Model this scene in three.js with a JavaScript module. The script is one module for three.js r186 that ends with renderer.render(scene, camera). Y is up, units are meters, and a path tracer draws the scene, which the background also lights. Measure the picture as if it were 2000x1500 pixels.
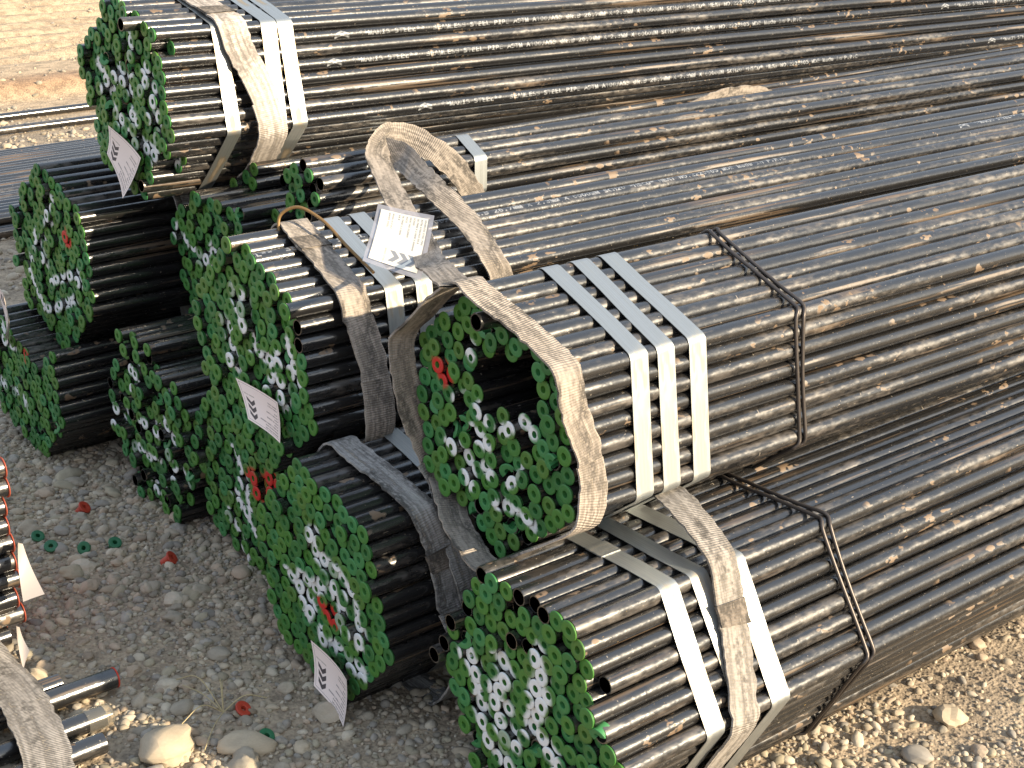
import * as THREE from 'three';
import { mergeGeometries } from 'three/addons/utils/BufferGeometryUtils.js';

// ---------------------------------------------------------------- camera, sky, sun, exposure
const scene = new THREE.Scene();
const camera = new THREE.PerspectiveCamera(28.21, 4 / 3, 0.05, 4000);
camera.position.set(1.8, 1.335, 1.2);
const YAW = 50.66 * Math.PI / 180, PITCH = 20.8 * Math.PI / 180;
camera.lookAt(1.8 - Math.sin(YAW) * Math.cos(PITCH), 1.335 - Math.sin(PITCH), 1.2 - Math.cos(YAW) * Math.cos(PITCH));
const renderer = new THREE.WebGLRenderer({ antialias: true });
renderer.setSize(1024, 768);
renderer.toneMapping = THREE.LinearToneMapping;
renderer.toneMappingExposure = 2.1;
renderer.shadowMap.enabled = true;
const EL = 20.5 * Math.PI / 180, AZ = 22 * Math.PI / 180;
const SUN = new THREE.Vector3(Math.cos(EL) * Math.cos(AZ), Math.sin(EL), -Math.cos(EL) * Math.sin(AZ));
{                                                 // hazy late-afternoon sky: pale warm horizon, soft blue above, glow round the sun
  const W = 512, H = 256, d = new Float32Array(W * H * 4), v = new THREE.Vector3();
  for (let y = 0; y < H; y++) for (let x = 0; x < W; x++) {
    const th = (y + 0.5) / H * Math.PI - Math.PI / 2, ph = (x + 0.5) / W * Math.PI * 2 - Math.PI; v.set(Math.cos(th) * Math.cos(ph), Math.sin(th), Math.cos(th) * Math.sin(ph));
    const e = Math.max(0, v.y), h = Math.pow(1 - e, 4), c = Math.max(0, v.dot(SUN)), g = 0.35 * Math.pow(c, 6) + 1.6 * Math.pow(c, 60), i = (y * W + x) * 4, f = v.y < 0 ? 0.45 : 1;
    d[i] = f * (0.31 + 0.38 * h + g); d[i + 1] = f * (0.385 + 0.30 * h + 0.88 * g); d[i + 2] = f * (0.495 + 0.15 * h + 0.66 * g); d[i + 3] = 1;
  }
  const t = new THREE.DataTexture(d, W, H, THREE.RGBAFormat, THREE.FloatType); t.mapping = THREE.EquirectangularReflectionMapping; t.magFilter = THREE.LinearFilter; t.minFilter = THREE.LinearFilter; t.needsUpdate = true;
  scene.background = t; scene.environment = t;
}
const sun = new THREE.DirectionalLight(new THREE.Color(1.0, 0.84, 0.60), 4.9);
sun.name = 'sunlight'; sun.position.copy(SUN).multiplyScalar(12); sun.castShadow = true; sun.shadow.radius = 1.2;
sun.shadow.mapSize.set(4096, 4096);
Object.assign(sun.shadow.camera, { left: -6, right: 6, top: 6, bottom: -6, near: 1, far: 40 });
scene.add(sun, sun.target);

// ---------------------------------------------------------------- helpers
let seed = 12345;
const rnd = () => { seed = (seed + 0x6D2B79F5) | 0; let t = Math.imul(seed ^ (seed >>> 15), 1 | seed); t = (t + Math.imul(t ^ (t >>> 7), 61 | t)) ^ t; return ((t ^ (t >>> 14)) >>> 0) / 4294967296; };
const rr = (a, b) => a + (b - a) * rnd();
const D2R = Math.PI / 180;
const lerp = (a, b, t) => a + (b - a) * t, clamp = (x, a = 0, b = 1) => Math.min(b, Math.max(a, x));
const sstep = (a, b, x) => { const t = clamp((x - a) / (b - a)); return t * t * (3 - 2 * t); };
const hash2 = (x, y, s) => { let h = Math.imul(x, 374761393) ^ Math.imul(y, 668265263) ^ Math.imul(s, 2147483647 ^ 0x9E3779B1); h = Math.imul(h ^ (h >>> 13), 1274126177); return ((h ^ (h >>> 16)) >>> 0) / 4294967296; };
function vnoise(x, y, px, py, s) {              // periodic value noise (px, py cells)
  const xi = Math.floor(x), yi = Math.floor(y), fx = x - xi, fy = y - yi, m = (a, p) => p ? ((a % p) + p) % p : a;
  const u = fx * fx * (3 - 2 * fx), v = fy * fy * (3 - 2 * fy);
  const a = hash2(m(xi, px), m(yi, py), s), b = hash2(m(xi + 1, px), m(yi, py), s), c = hash2(m(xi, px), m(yi + 1, py), s), d = hash2(m(xi + 1, px), m(yi + 1, py), s);
  return lerp(lerp(a, b, u), lerp(c, d, u), v);
}
const fbm = (x, y, s, o = 4, px = 0, py = 0) => { let a = 0, w = 0.5, n = 0; for (let i = 0; i < o; i++) { a += w * vnoise(x, y, px, py, s + i); n += w; w *= 0.5; x *= 2; y *= 2; px *= 2; py *= 2; } return a / n; };
const used = {};
const numbered = (n) => { const k = used[n] = (used[n] ?? -1) + 1; return k ? n + '_' + String(k).padStart(3, '0') : n; };
function tag(o, label, category, group) { o.userData = { label, category }; if (group) o.userData.group = group; return o; }
function mesh(name, geo, mat, parent) { const m = new THREE.Mesh(geo, mat); m.name = parent ? name : numbered(name); m.castShadow = m.receiveShadow = true; (parent || scene).add(m); return m; }
const toS = (c) => c <= 0.0031308 ? c * 12.92 : 1.055 * Math.pow(c, 1 / 2.4) - 0.055;
function dataTex(w, h, fn, srgb) {               // fn(x, y) -> [r, g, b] linear (colour) or raw
  const d = new Uint8Array(w * h * 4);
  for (let y = 0; y < h; y++) for (let x = 0; x < w; x++) { const c = fn(x, y), i = (y * w + x) * 4; for (let k = 0; k < 3; k++) d[i + k] = 255 * clamp(srgb ? toS(c[k]) : c[k]); d[i + 3] = 255; }
  const t = new THREE.DataTexture(d, w, h); t.wrapS = t.wrapT = THREE.RepeatWrapping; t.magFilter = THREE.LinearFilter; t.minFilter = THREE.LinearMipmapLinearFilter; t.generateMipmaps = true;
  if (srgb) t.colorSpace = THREE.SRGBColorSpace; t.needsUpdate = true; return t;
}
const mix3 = (a, b, t) => [lerp(a[0], b[0], t), lerp(a[1], b[1], t), lerp(a[2], b[2], t)];

// ---------------------------------------------------------------- pipe surfaces
const PL = 1.5;                                   // metres of pipe per texture repeat
function pipeLook(W, H, s, dirt, text) {
  const cx = W / 1024 * PL / 1.5, N = W * H, dust = new Float32Array(N), chip = new Float32Array(N);
  const col = [], inkD = text ? text.getContext('2d').getImageData(0, 0, W, H).data : null;
  const at = (x, y) => {
    const u = x / W, v = y / H, k = Math.round(W / 128);
    const big = fbm(u * 6 * k / 8, v * 2, s, 4, Math.round(6 * k / 8), 2), streak = fbm(u * 16 * k / 8, v * 12, s + 11, 4, 16 * k / 8, 12), fine = fbm(u * 128 * k / 8, v * 16, s + 23, 3, 128 * k / 8, 16);
    const d = sstep(0.62 - dirt, 1.04 - dirt, big * 0.5 + streak * 0.34 + fine * 0.26);
    const rust = Math.max(sstep(0.67, 0.72, fbm(u * 96 * k / 8, v * 8, s + 41, 3, 96 * k / 8, 8)) * sstep(0.6, 0.68, fbm(u * 9 * k / 8, v * 2, s + 47, 2, 9 * k / 8, 2)), 0.6 * sstep(0.58, 0.74, fbm(u * 7 * k / 8, v * 14, s + 53, 3, 7 * k / 8, 14)) * sstep(0.55, 0.64, fbm(u * 3 * k / 8, v * 2, s + 57, 2, 3 * k / 8, 2)));
    const grit = vnoise(u * 400 * k / 8, v * 34, 400 * k / 8, 34, s + 61);
    return { d, rust, grit, fine };
  };
  const map = dataTex(W, H, (x, y) => {
    const a = at(x, y); let c = mix3([0.013, 0.0125, 0.0125], [0.13, 0.108, 0.09], a.d * (0.35 + 0.65 * a.fine));
    c = mix3(c, [0.23, 0.135, 0.06], a.rust * 0.6);
    if (a.grit > 0.965) c = mix3(c, [0.42, 0.36, 0.28], 0.75); else if (a.grit < 0.012) c = mix3(c, [0.45, 0.28, 0.07], 0.8);
    if (inkD) { const j = ((H - 1 - y) * W + x) * 4, k = inkD[j] / 255; if (k > 0.05) c = mix3(c, [0.52, 0.53, 0.54], k * (0.14 + 0.42 * sstep(0.3, 0.65, a.fine))); }
    return c;
  }, true);
  const rough = dataTex(W, H, (x, y) => { const a = at(x, y); const r = clamp(0.19 + 0.09 * a.fine + 0.36 * a.d + 0.45 * a.rust); return [0, r, 0]; });
  const bump = dataTex(W, H, (x, y) => { const a = at(x, y); const h = 0.2 * a.fine + 0.35 * a.grit + 0.25 * a.d + (a.grit > 0.93 ? 0.2 : 0) - 0.1 * a.rust; return [h, h, h]; });
  return new THREE.MeshPhysicalMaterial({ map, roughnessMap: rough, roughness: 1, metalness: 0, ior: 1.95, bumpMap: bump, bumpScale: 0.0003 });
}
function printCanvas() {
  const c = document.createElement('canvas'); c.width = 2048; c.height = 128; const g = c.getContext('2d');
  g.fillStyle = '#000'; g.fillRect(0, 0, 2048, 128); g.fillStyle = '#fff';
  for (const dy of [0, 9]) { g.beginPath(); g.moveTo(14, 66 + dy); g.lineTo(32, 56 + dy); g.lineTo(50, 66 + dy); g.lineTo(50, 73 + dy); g.lineTo(32, 63 + dy); g.lineTo(14, 73 + dy); g.fill(); }
  g.font = 'bold 19px monospace'; g.textBaseline = 'middle';
  const txt = '**MANIS STEEL**  SEAMLESS STEEL PIPE ASTM A106/A53 GR.B 26.7MM X 2.3MM X 6000MM SCH20 *HSCO* HEAT NO.2220805 MDE Made in P.R.C';
  g.save(); g.translate(74, 69); g.scale(1390 / g.measureText(txt).width, 1); g.fillText(txt, 0, 0); g.restore();
  return c;
}
const pipeMat = { dusty: pipeLook(1024, 128, 5, 0.145), clean: pipeLook(1024, 128, 77, 0.045), print: pipeLook(2048, 128, 105, 0.07, printCanvas()) };
const rustInside = new THREE.MeshStandardMaterial({ color: new THREE.Color(0.06, 0.032, 0.02), roughness: 0.9 });
const PR = 0.01335, PS = 0.0272, PLEN = 6;

function pipeGeo(r, uOff, bend, open, rad = 14, seg = 9, len = PLEN, uLen = PL, vOff = 0) {
  const ph = rr(0, 6.28), P = [], Nn = [], U = [], I = [];
  const zs = [0, 0.002]; for (let i = 1; i <= seg; i++) zs.push(len * Math.pow(i / seg, 1.5));
  const off = (t) => [bend * Math.sin(t * 1.3 + ph) * sstep(0.1, 1.2, t), bend * 0.7 * Math.cos(t * 1.7 + ph * 2) * sstep(0.1, 1.2, t)];
  for (const t of zs) { const o = off(t), R = t === 0 ? r - 0.0006 : r; for (let j = 0; j <= rad; j++) { const a = j / rad * Math.PI * 2, c = Math.cos(a), s = Math.sin(a); P.push(o[0] + R * c, o[1] + R * s, -t); Nn.push(c, s, 0); U.push(uOff + t / uLen, j / rad + vOff); } }
  const w = rad + 1; for (let i = 0; i < zs.length - 1; i++) for (let j = 0; j < rad; j++) { const a = i * w + j, b = a + 1, c = a + w, d = c + 1; I.push(a, c, b, b, c, d); }
  const ring = (z0, r0, z1, r1, nx, nz) => { const b = P.length / 3; for (let j = 0; j <= rad; j++) { const a = j / rad * Math.PI * 2, c = Math.cos(a), s = Math.sin(a); P.push(r0 * c, r0 * s, z0, r1 * c, r1 * s, z1); Nn.push(nx * c, nx * s, nz, nx * c, nx * s, nz); U.push(uOff, j / rad, uOff + 0.01, j / rad); } for (let j = 0; j < rad; j++) { const k = b + j * 2; nz ? I.push(k, k + 1, k + 2, k + 1, k + 3, k + 2) : I.push(k, k + 1, k + 2, k + 1, k + 3, k + 2); } };
  ring(0, r - 0.0023, 0, r - 0.0006, 0, 1);
  if (open) ring(0, r - 0.0023, -0.16, r - 0.0024, -1, 0);
  const g = new THREE.BufferGeometry(); g.setAttribute('position', new THREE.Float32BufferAttribute(P, 3)); g.setAttribute('normal', new THREE.Float32BufferAttribute(Nn, 3)); g.setAttribute('uv', new THREE.Float32BufferAttribute(U, 2)); g.setIndex(I);
  return g;
}
const pipeVar = { edge: [], core: [], open: [] };
for (let i = 0; i < 16; i++) { pipeVar.edge.push(pipeGeo(PR, rnd(), rr(0.0006, 0.0028), false, 16, 9)); }
for (let i = 0; i < 4; i++) pipeVar.core.push(pipeGeo(PR, rnd(), 0, false, 10, 2));
for (let i = 0; i < 8; i++) pipeVar.open.push(pipeGeo(PR, rnd(), rr(0.0003, 0.001), true, 18, 9));
const pipePrint = pipeGeo(PR, -0.167, 0.0006, false, 20, 9, PLEN, 2.048, 0.43);   // text starts 0.34 m from the end and faces sideways-up
const printVar = { 1: pipePrint, 2: pipeGeo(PR, 0.1, 0.0006, false, 20, 9, PLEN, 2.048, 0.27), 3: pipeGeo(PR, -0.27, 0.0006, false, 20, 9, PLEN, 2.048, 0.43), 4: pipeGeo(PR, -0.27, 0.0006, false, 20, 9, PLEN, 2.048, 0.27) };

// ---------------------------------------------------------------- plastic end caps
const GREENS = [[0.044, 0.165, 0.030], [0.052, 0.175, 0.026], [0.033, 0.145, 0.032], [0.060, 0.178, 0.027], [0.028, 0.13, 0.030], [0.040, 0.185, 0.055], [0.066, 0.162, 0.028]];
const WHITE = [0.70, 0.71, 0.72], RED = [0.50, 0.018, 0.014];
function capLathe(R, seg = 18, arc = Math.PI * 2) {
  const pr = [[0.0001, -0.010], [0.0044, -0.0098], [0.0050, 0.0020], [0.0055, 0.0027], [R * 0.62, 0.0028], [R - 0.0022, 0.0028], [R - 0.0007, 0.0025], [R, 0.0016], [R - 0.0002, 0.0003], [0.0118, 0.0001], [0.0105, -0.016]];
  const g = new THREE.LatheGeometry(pr.map(([x, y]) => new THREE.Vector2(x, y)), seg, rr(0, 6), arc); g.rotateX(Math.PI / 2); return g;   // axis along +z (out of the pipe)
}
const capBase = [capLathe(0.0139), capLathe(0.0143), capLathe(0.0148), capLathe(0.0141)];
capBase[3].scale(1.06, 0.95, 1);
const tornCap = capLathe(0.0143, 14, 3.7);
function paintGeo(base, fn) {
  const g = base.clone(), p = g.attributes.position, c = new Float32Array(p.count * 3);
  for (let i = 0; i < p.count; i++) { const q = fn(p.getX(i), p.getY(i), p.getZ(i)); c[i * 3] = q[0]; c[i * 3 + 1] = q[1]; c[i * 3 + 2] = q[2]; }
  g.setAttribute('color', new THREE.BufferAttribute(c, 3)); return g;
}
const plainCap = [];
for (const b of capBase) for (const gcol of GREENS) plainCap.push(paintGeo(b, () => gcol));
const tornGeo = paintGeo(tornCap, () => [0.04, 0.19, 0.06]);
const capMat = new THREE.MeshStandardMaterial({ color: 0xffffff, vertexColors: true, roughness: 0.5, side: THREE.DoubleSide });

// ---------------------------------------------------------------- straps, wires, webbing
function bandGeo(st, thick, closed, m = 4, rough = 0) {      // st: {p, w (unit width dir), n (unit outward), width}
  const L = st.length, geos = []; let len = 0; const us = [0];
  const K = closed ? L : L - 1;
  for (let i = 0; i < K; i++) { len += st[i].p.distanceTo(st[(i + 1) % L].p); us.push(len); }
  const cnt = K + 1, tmp = new THREE.Vector3();
  const sheet = (fn, cols, flip) => {
    const P = [], U = [], I = [];
    for (let i = 0; i < cnt; i++) for (let j = 0; j <= cols; j++) { const [v, h, vv] = fn(j / cols); const s = st[i % L]; const jit = rough * (fbm(us[i] * 90 + 7, v * 3 + 5, 31, 2) - 0.5) * (v < 0.01 || v > 0.99 ? 2 : 0.25); tmp.copy(s.p).addScaledVector(s.w, (v - 0.5) * s.width + jit).addScaledVector(s.n, h * thick + rough * 0.6 * (fbm(us[i] * 40, v * 2.5, 37, 2) - 0.5)); P.push(tmp.x, tmp.y, tmp.z); U.push(us[i], vv); }
    const w = cols + 1; for (let i = 0; i < cnt - 1; i++) for (let j = 0; j < cols; j++) { const a = i * w + j, b = a + 1, c = a + w, d = c + 1; flip ? I.push(a, b, c, b, d, c) : I.push(a, c, b, b, c, d); }
    const g = new THREE.BufferGeometry(); g.setAttribute('position', new THREE.Float32BufferAttribute(P, 3)); g.setAttribute('uv', new THREE.Float32BufferAttribute(U, 2)); g.setIndex(I); g.computeVertexNormals(); geos.push(g);
  };
  sheet((v) => [v, 1, v], m, false); sheet((v) => [v, 0, v], m, true);
  sheet((v) => [0, v, v * 0.06], 1, true); sheet((v) => [1, v, 1 - v * 0.06], 1, false);
  return mergeGeometries(geos);
}
// contour of a hexagonal bundle at outward distance d; rounded at the corner pipes
function hexPath(rot, R, r, d, arcN = 6, sideN = 1) {
  const out = [];
  for (let k = 0; k < 6; k++) {
    const th = rot + Math.PI / 2 - k * Math.PI / 3, cx = R * Math.cos(th), cy = R * Math.sin(th);
    for (let i = 0; i <= arcN; i++) { const a = th + Math.PI / 6 - i / arcN * Math.PI / 3; out.push([cx + (r + d) * Math.cos(a), cy + (r + d) * Math.sin(a), Math.cos(a), Math.sin(a)]); }
    if (sideN > 1) { const t2 = th - Math.PI / 3, a = th - Math.PI / 6, x2 = R * Math.cos(t2), y2 = R * Math.sin(t2); for (let i = 1; i < sideN; i++) { const q = i / sideN; out.push([lerp(cx, x2, q) + (r + d) * Math.cos(a), lerp(cy, y2, q) + (r + d) * Math.sin(a), Math.cos(a), Math.sin(a)]); } }
  }
  return out;
}
const V3 = (x, y, z) => new THREE.Vector3(x, y, z);
function strapGeo(rot, R, r, h, t, width, slant = 0, d = 0.0008) {
  const st = hexPath(rot, R, r, d, 6, 3).map(([x, y, nx, ny]) => ({ p: V3(x, y + h, -(t + width / 2) - slant * y - 0.002 * Math.sin(x * 23 + t * 50)), w: V3(0, 0, -1), n: V3(nx, ny, 0), width: width * (1 + 0.02 * Math.sin(y * 60)) }));
  return bandGeo(st, 0.0009, true, 2);
}
function wireGeo(rot, R, r, h, t, slant, s) {
  const pts = hexPath(rot, R, r, 0.0032, 3, 4).map(([x, y], i) => V3(x * (1 + 0.004 * Math.sin(i * 1.7 + s)), y * (1 + 0.004 * Math.cos(i * 2.3 + s)) + h, -t - slant * y - 0.004 * Math.sin(i * 0.9 + s * 3)));
  return new THREE.TubeGeometry(new THREE.CatmullRomCurve3(pts, true, 'centripetal'), 200, 0.0031, 8, true);
}
function keyed(keys, deg) {                        // smooth interpolation of [angle, value...] around the circle
  const n = keys.length; let i = 0; deg = ((deg % 360) + 360) % 360;
  const ks = keys; for (i = 0; i < n; i++) if (ks[i][0] > deg) break;
  const b = ks[i % n], a = ks[(i + n - 1) % n], a0 = ks[(i + n - 2) % n], b1 = ks[(i + 1) % n], df = (x, y) => { const d = ((y - x) % 360 + 360) % 360; return d || 360; };
  const h = df(a[0], b[0]), q = (((deg - a[0]) % 360 + 360) % 360) / h, h0 = df(a0[0], a[0]), h1 = df(b[0], b1[0]);
  return a.slice(1).map((v, k) => { const m0 = (b[k + 1] - a0[k + 1]) / (h + h0) * h, m1 = (b1[k + 1] - v) / (h + h1) * h, q2 = q * q, q3 = q2 * q; return (2 * q3 - 3 * q2 + 1) * v + (q3 - 2 * q2 + q) * m0 + (3 * q2 - 2 * q3) * b[k + 1] + (q3 - q2) * m1; });
}
// webbing band round a bundle: keys = [angle, axial start, outward gap] in the frame of the bundle
function slingGeo(B, keys, width, minY = null, seamDeg = null, N = 150) {
  keys = keys.map((k) => [((k[0] % 360) + 360) % 360, k[1], k[2]]).sort((a, b) => a[0] - b[0]);
  const ap = B.R * Math.cos(Math.PI / 6) + B.r, pts = [];
  for (let i = 0; i < N; i++) {
    const th = -i / N * Math.PI * 2, [t, d] = keyed(keys, th / D2R);
    const rel = ((th - B.rot + Math.PI / 6) % (Math.PI / 3) + Math.PI / 3) % (Math.PI / 3) - Math.PI / 6;
    const rad = Math.min((ap + d) / Math.cos(rel), B.R + B.r + d);
    pts.push([rad * Math.cos(th), rad * Math.sin(th), t]);
  }
  const sm = pts.map((_, i) => { const o = [0, 0, 0]; for (let k = -1; k <= 1; k++) for (let c = 0; c < 3; c++) o[c] += pts[(i + k + N) % N][c] / 3; return o; });
  const st = sm.map((p, i) => { const a = sm[(i + N - 1) % N], b = sm[(i + 1) % N]; const tan = V3(b[0] - a[0], b[1] - a[1], -(b[2] - a[2])).normalize(); const w = V3(0, 0, -1); w.addScaledVector(tan, -w.dot(tan)).normalize(); const n = w.clone().cross(tan).normalize(); if (n.x * p[0] + n.y * p[1] < 0) n.negate(); let y = p[1] + B.h; if (minY !== null) y = Math.max(y, minY); return { p: V3(p[0], y, -(p[2] + width / 2)), w, n, width: width * (1 + 0.06 * (fbm(i * 0.2, 3, 71, 2) - 0.5)) }; });
  if (seamDeg !== null) { const i0 = Math.round(((-seamDeg % 360 + 360) % 360) / 360 * N), sub = []; for (let k = 0; k < 5; k++) { const q = st[(i0 + k) % N]; sub.push({ ...q, p: q.p.clone().addScaledVector(q.n, 0.0012), width: q.width * 1.05 }); } return bandGeo(sub, 0.0048, false, 6, 0.004); }
  return bandGeo(st, 0.0035, true, 6, 0.003);
}
function ribbon(points, width, tilt, N = 60, thick = 0.0035) {   // free webbing through world points; tilt = width direction hints per point
  const c = new THREE.CatmullRomCurve3(points, false, 'centripetal'), w = new THREE.CatmullRomCurve3(tilt, false, 'centripetal'), st = [];
  for (let i = 0; i <= N; i++) { const u = i / N, p = c.getPoint(u), tan = c.getTangent(u).normalize(), wd = w.getPoint(u); wd.addScaledVector(tan, -wd.dot(tan)).normalize(); st.push({ p, w: wd, n: wd.clone().cross(tan).normalize(), width: width * (1 + 0.1 * (fbm(u * 9, 1, 5, 2) - 0.5)) }); }
  return bandGeo(st, thick, false, 6, 0.003);
}
function webLook(s, base, dirt) {
  const W = 1024, H = 128, k = (x, y) => { const u = x / W, v = y / H; return { rib: 0.5 + 0.5 * Math.sin((u * 112 + 0.3 * (fbm(u * 20, v * 3, s + 3, 2, 20, 3) - 0.5)) * 6.283), st: fbm(u * 6, v * 2, s, 5, 6, 2), fb: fbm(u * 90, v * 12, s + 9, 3, 90, 12), ln: fbm(u * 5, v * 14, s + 15, 4, 5, 14) }; };
  const map = dataTex(W, H, (x, y) => { const a = k(x, y); let c = mix3(base.map((q) => q * 1.12), base.map((q) => q * 0.42), sstep(0.3, 0.72, 0.28 * a.fb + 0.52 * a.ln + 0.2 * a.st)); c = mix3(c, [0.05, 0.045, 0.04], sstep(0.52, 0.74, a.st * 0.75 + a.fb * 0.25) * dirt); c = mix3(c, [0.5, 0.42, 0.33], sstep(0.62, 0.75, a.ln * 0.5 + a.fb * 0.5) * 0.4); return c; }, true);
  const bump = dataTex(W, H, (x, y) => { const a = k(x, y), h = 0.6 * a.rib + 0.4 * a.ln; return [h, h, h]; });
  for (const t of [map, bump]) t.repeat.set(1 / 0.42, 1);
  return new THREE.MeshStandardMaterial({ map, bumpMap: bump, bumpScale: 0.0016, roughness: 0.95 });
}
const webSeam = webLook(551, [0.24, 0.20, 0.165], 0.8);
const webGrey = webLook(201, [0.33, 0.295, 0.262], 0.8), webTan = webLook(301, [0.345, 0.295, 0.25], 0.75), webPale = webLook(401, [0.50, 0.44, 0.39], 0.3), webDark = webLook(501, [0.36, 0.34, 0.32], 0.8);
function steelLook(s, rusty = 0.5) {
  const k = (x, y) => { const u = x / 512, v = y / 64; return { a: fbm(u * 8, v * 2, s, 4, 8, 2), l: fbm(u * 4, v * 24, s + 5, 3, 4, 24) }; };
  const map = dataTex(512, 64, (x, y) => { const q = k(x, y); let c = mix3([0.50, 0.51, 0.495], [0.35, 0.37, 0.375], q.l); c = mix3(c, [0.42, 0.33, 0.22], sstep(0.85 - rusty * 0.5, 0.95 - rusty * 0.35, q.a) * rusty); return c; }, true);
  const rough = dataTex(512, 64, (x, y) => { const q = k(x, y); return [0, 0.34 + 0.22 * q.l + 0.25 * sstep(0.5, 0.8, q.a), 0]; });
  for (const t of [map, rough]) t.repeat.set(2.2, 1);
  return new THREE.MeshStandardMaterial({ map, roughnessMap: rough, roughness: 1, metalness: 0.85 });
}
const steelMat = steelLook(601), rustySteel = steelLook(651, 0.8), wireMat = new THREE.MeshStandardMaterial({ color: new THREE.Color(0.085, 0.072, 0.065), roughness: 0.42, metalness: 0.6 });

// ---------------------------------------------------------------- pipe bundles
function makeBundle(o) {
  const n = o.n ?? 8, r = o.r ?? PR, s = o.s ?? PS, R = (n - 1) * s, rot = o.rot * D2R, h = 0.195;
  const g = new THREE.Group(); g.name = numbered('pipe_bundle'); scene.add(g); tag(g, o.label, 'pipe bundle', 'strapped bundles of black steel pipes');
  g.position.set(o.pos[0], o.pos[1] - h, o.pos[2]); g.rotation.order = 'YXZ'; g.rotation.y = -(o.yaw ?? 0) * D2R; g.rotation.x = (o.pitch ?? 0) * D2R;
  const ring = [0, 1, 2, 3, 4, 5].map((k) => { const a = rot + Math.PI / 2 + k * Math.PI / 3; return [Math.cos(a) * s, Math.sin(a) * s]; });
  const cells = [];
  for (let i = -(n - 1); i < n; i++) for (let j = Math.max(-(n - 1), -i - n + 1); j <= Math.min(n - 1, -i + n - 1); j++) {
    // axial hex coordinates with basis ring[0], ring[1]... (q, rr)
    const x = i * ring[0][0] + j * ring[1][0], y = i * ring[0][1] + j * ring[1][1];
    cells.push({ u: x, v: y, edge: Math.max(Math.abs(i), Math.abs(j), Math.abs(i + j)) === n - 1 });
  }
  // axial lattice i, j at 60 degrees needs |i|,|j|,|i+j| < n
  if (o.skip) for (let i = cells.length - 1; i >= 0; i--) if (o.skip(cells[i])) cells.splice(i, 1);
  const near = (p) => cells.reduce((b, c) => { const d = (c.u - p[0]) ** 2 + (c.v - p[1]) ** 2; return d < b[0] ? [d, c] : b; }, [9, null])[1];
  for (const c of cells) { c.z = rr(-1, 1) * (o.jz ?? 0.006); if (rnd() < 0.05) c.z += rr(-0.012, 0.016); c.open = rnd() < (o.openP ?? 0); c.torn = !c.open && rnd() < (o.tornP ?? 0.012); }
  for (const p of o.open ?? []) { const c = near(p); c.open = true; c.torn = false; if (p.length > 2) c.z = p[2]; }
  for (const p of o.shift ?? []) near(p).z = p[2];
  if (o.adjust) for (const c of cells) o.adjust(c);
  for (const p of o.print ?? []) near(p).print = p[2] ?? 1;
  const strokes = (o.white ?? []).map((l) => [l, WHITE, o.brush ?? 0.0115]).concat((o.red ?? []).map((l) => [l, RED, o.redBrush ?? 0.013]));
  const sprayed = (x, y) => {
    let out = null;
    for (const [l, col, w] of strokes) for (let i = 0; i < l.length - 1 || i === 0; i++) {
      const a = l[i], b = l[Math.min(i + 1, l.length - 1)], dx = b[0] - a[0], dy = b[1] - a[1], q = clamp(((x - a[0]) * dx + (y - a[1]) * dy) / (dx * dx + dy * dy + 1e-9));
      const d = Math.hypot(x - a[0] - q * dx, y - a[1] - q * dy) + 0.008 * (fbm(x * 130, y * 130, 91, 3) - 0.5), k = 1 - sstep(w * 0.8, w * 1.5, d);
      if (k > 0.02 && (!out || k > out[1])) out = [col, k];
    }
    return out;
  };
  for (const c of cells) {
    const x = c.u + rr(-1, 1) * (o.jit ?? 0.0009), y = c.v + rr(-1, 1) * (o.jit ?? 0.0009);
    const geo = c.print ? printVar[c.print] : c.open ? pipeVar.open[(rnd() * 8) | 0] : c.edge ? pipeVar.edge[(rnd() * 16) | 0] : pipeVar.core[(rnd() * 4) | 0];
    const p = mesh('pipe', geo, c.print ? pipeMat.print : rnd() < (o.dirt ?? 0.6) ? pipeMat.dusty : pipeMat.clean, g);
    p.position.set(x, y + h, c.z); if (!c.print) p.rotation.z = Math.floor(rnd() * 12) * Math.PI / 6;
    p.rotation.y = rr(-1, 1) * 0.0006; p.rotation.x = rr(-1, 1) * 0.0006;
    if (c.open) continue;
    const cr = Math.cos(p.rotation.z), sr = Math.sin(p.rotation.z), gi = (rnd() * GREENS.length) | 0, bi = (rnd() * 4) | 0;
    let geoC = plainCap[bi * GREENS.length + gi];
    if (c.torn) geoC = tornGeo;
    else if (strokes.length) {
      let hit = false; for (let a = 0; a < 7 && !hit; a++) { const rad = a ? 0.012 : 0; hit = !!sprayed(x + rad * Math.cos(a * 1.05), y + rad * Math.sin(a * 1.05)); }
      if (hit) { const skip = rnd() < 0.1 ? 0.35 : 1; geoC = paintGeo(capBase[bi], (px, py, pz) => { const base = GREENS[gi]; if (pz < 0.0003 || Math.hypot(px, py) < 0.0052) return base; const q = sprayed(x + px * cr - py * sr, y + px * sr + py * cr); return q ? mix3(base, q[0], q[1] * skip) : base; }); }
    }
    const cap = mesh('end_cap', geoC, capMat, p); cap.rotation.x = rr(-1, 1) * (c.torn ? 0.5 : 0.04); cap.rotation.y = rr(-1, 1) * (c.torn ? 0.5 : 0.04); cap.position.z = rr(0, 0.003);
  }
  const B = { group: g, R, r, rot, h, inv: null };
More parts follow.
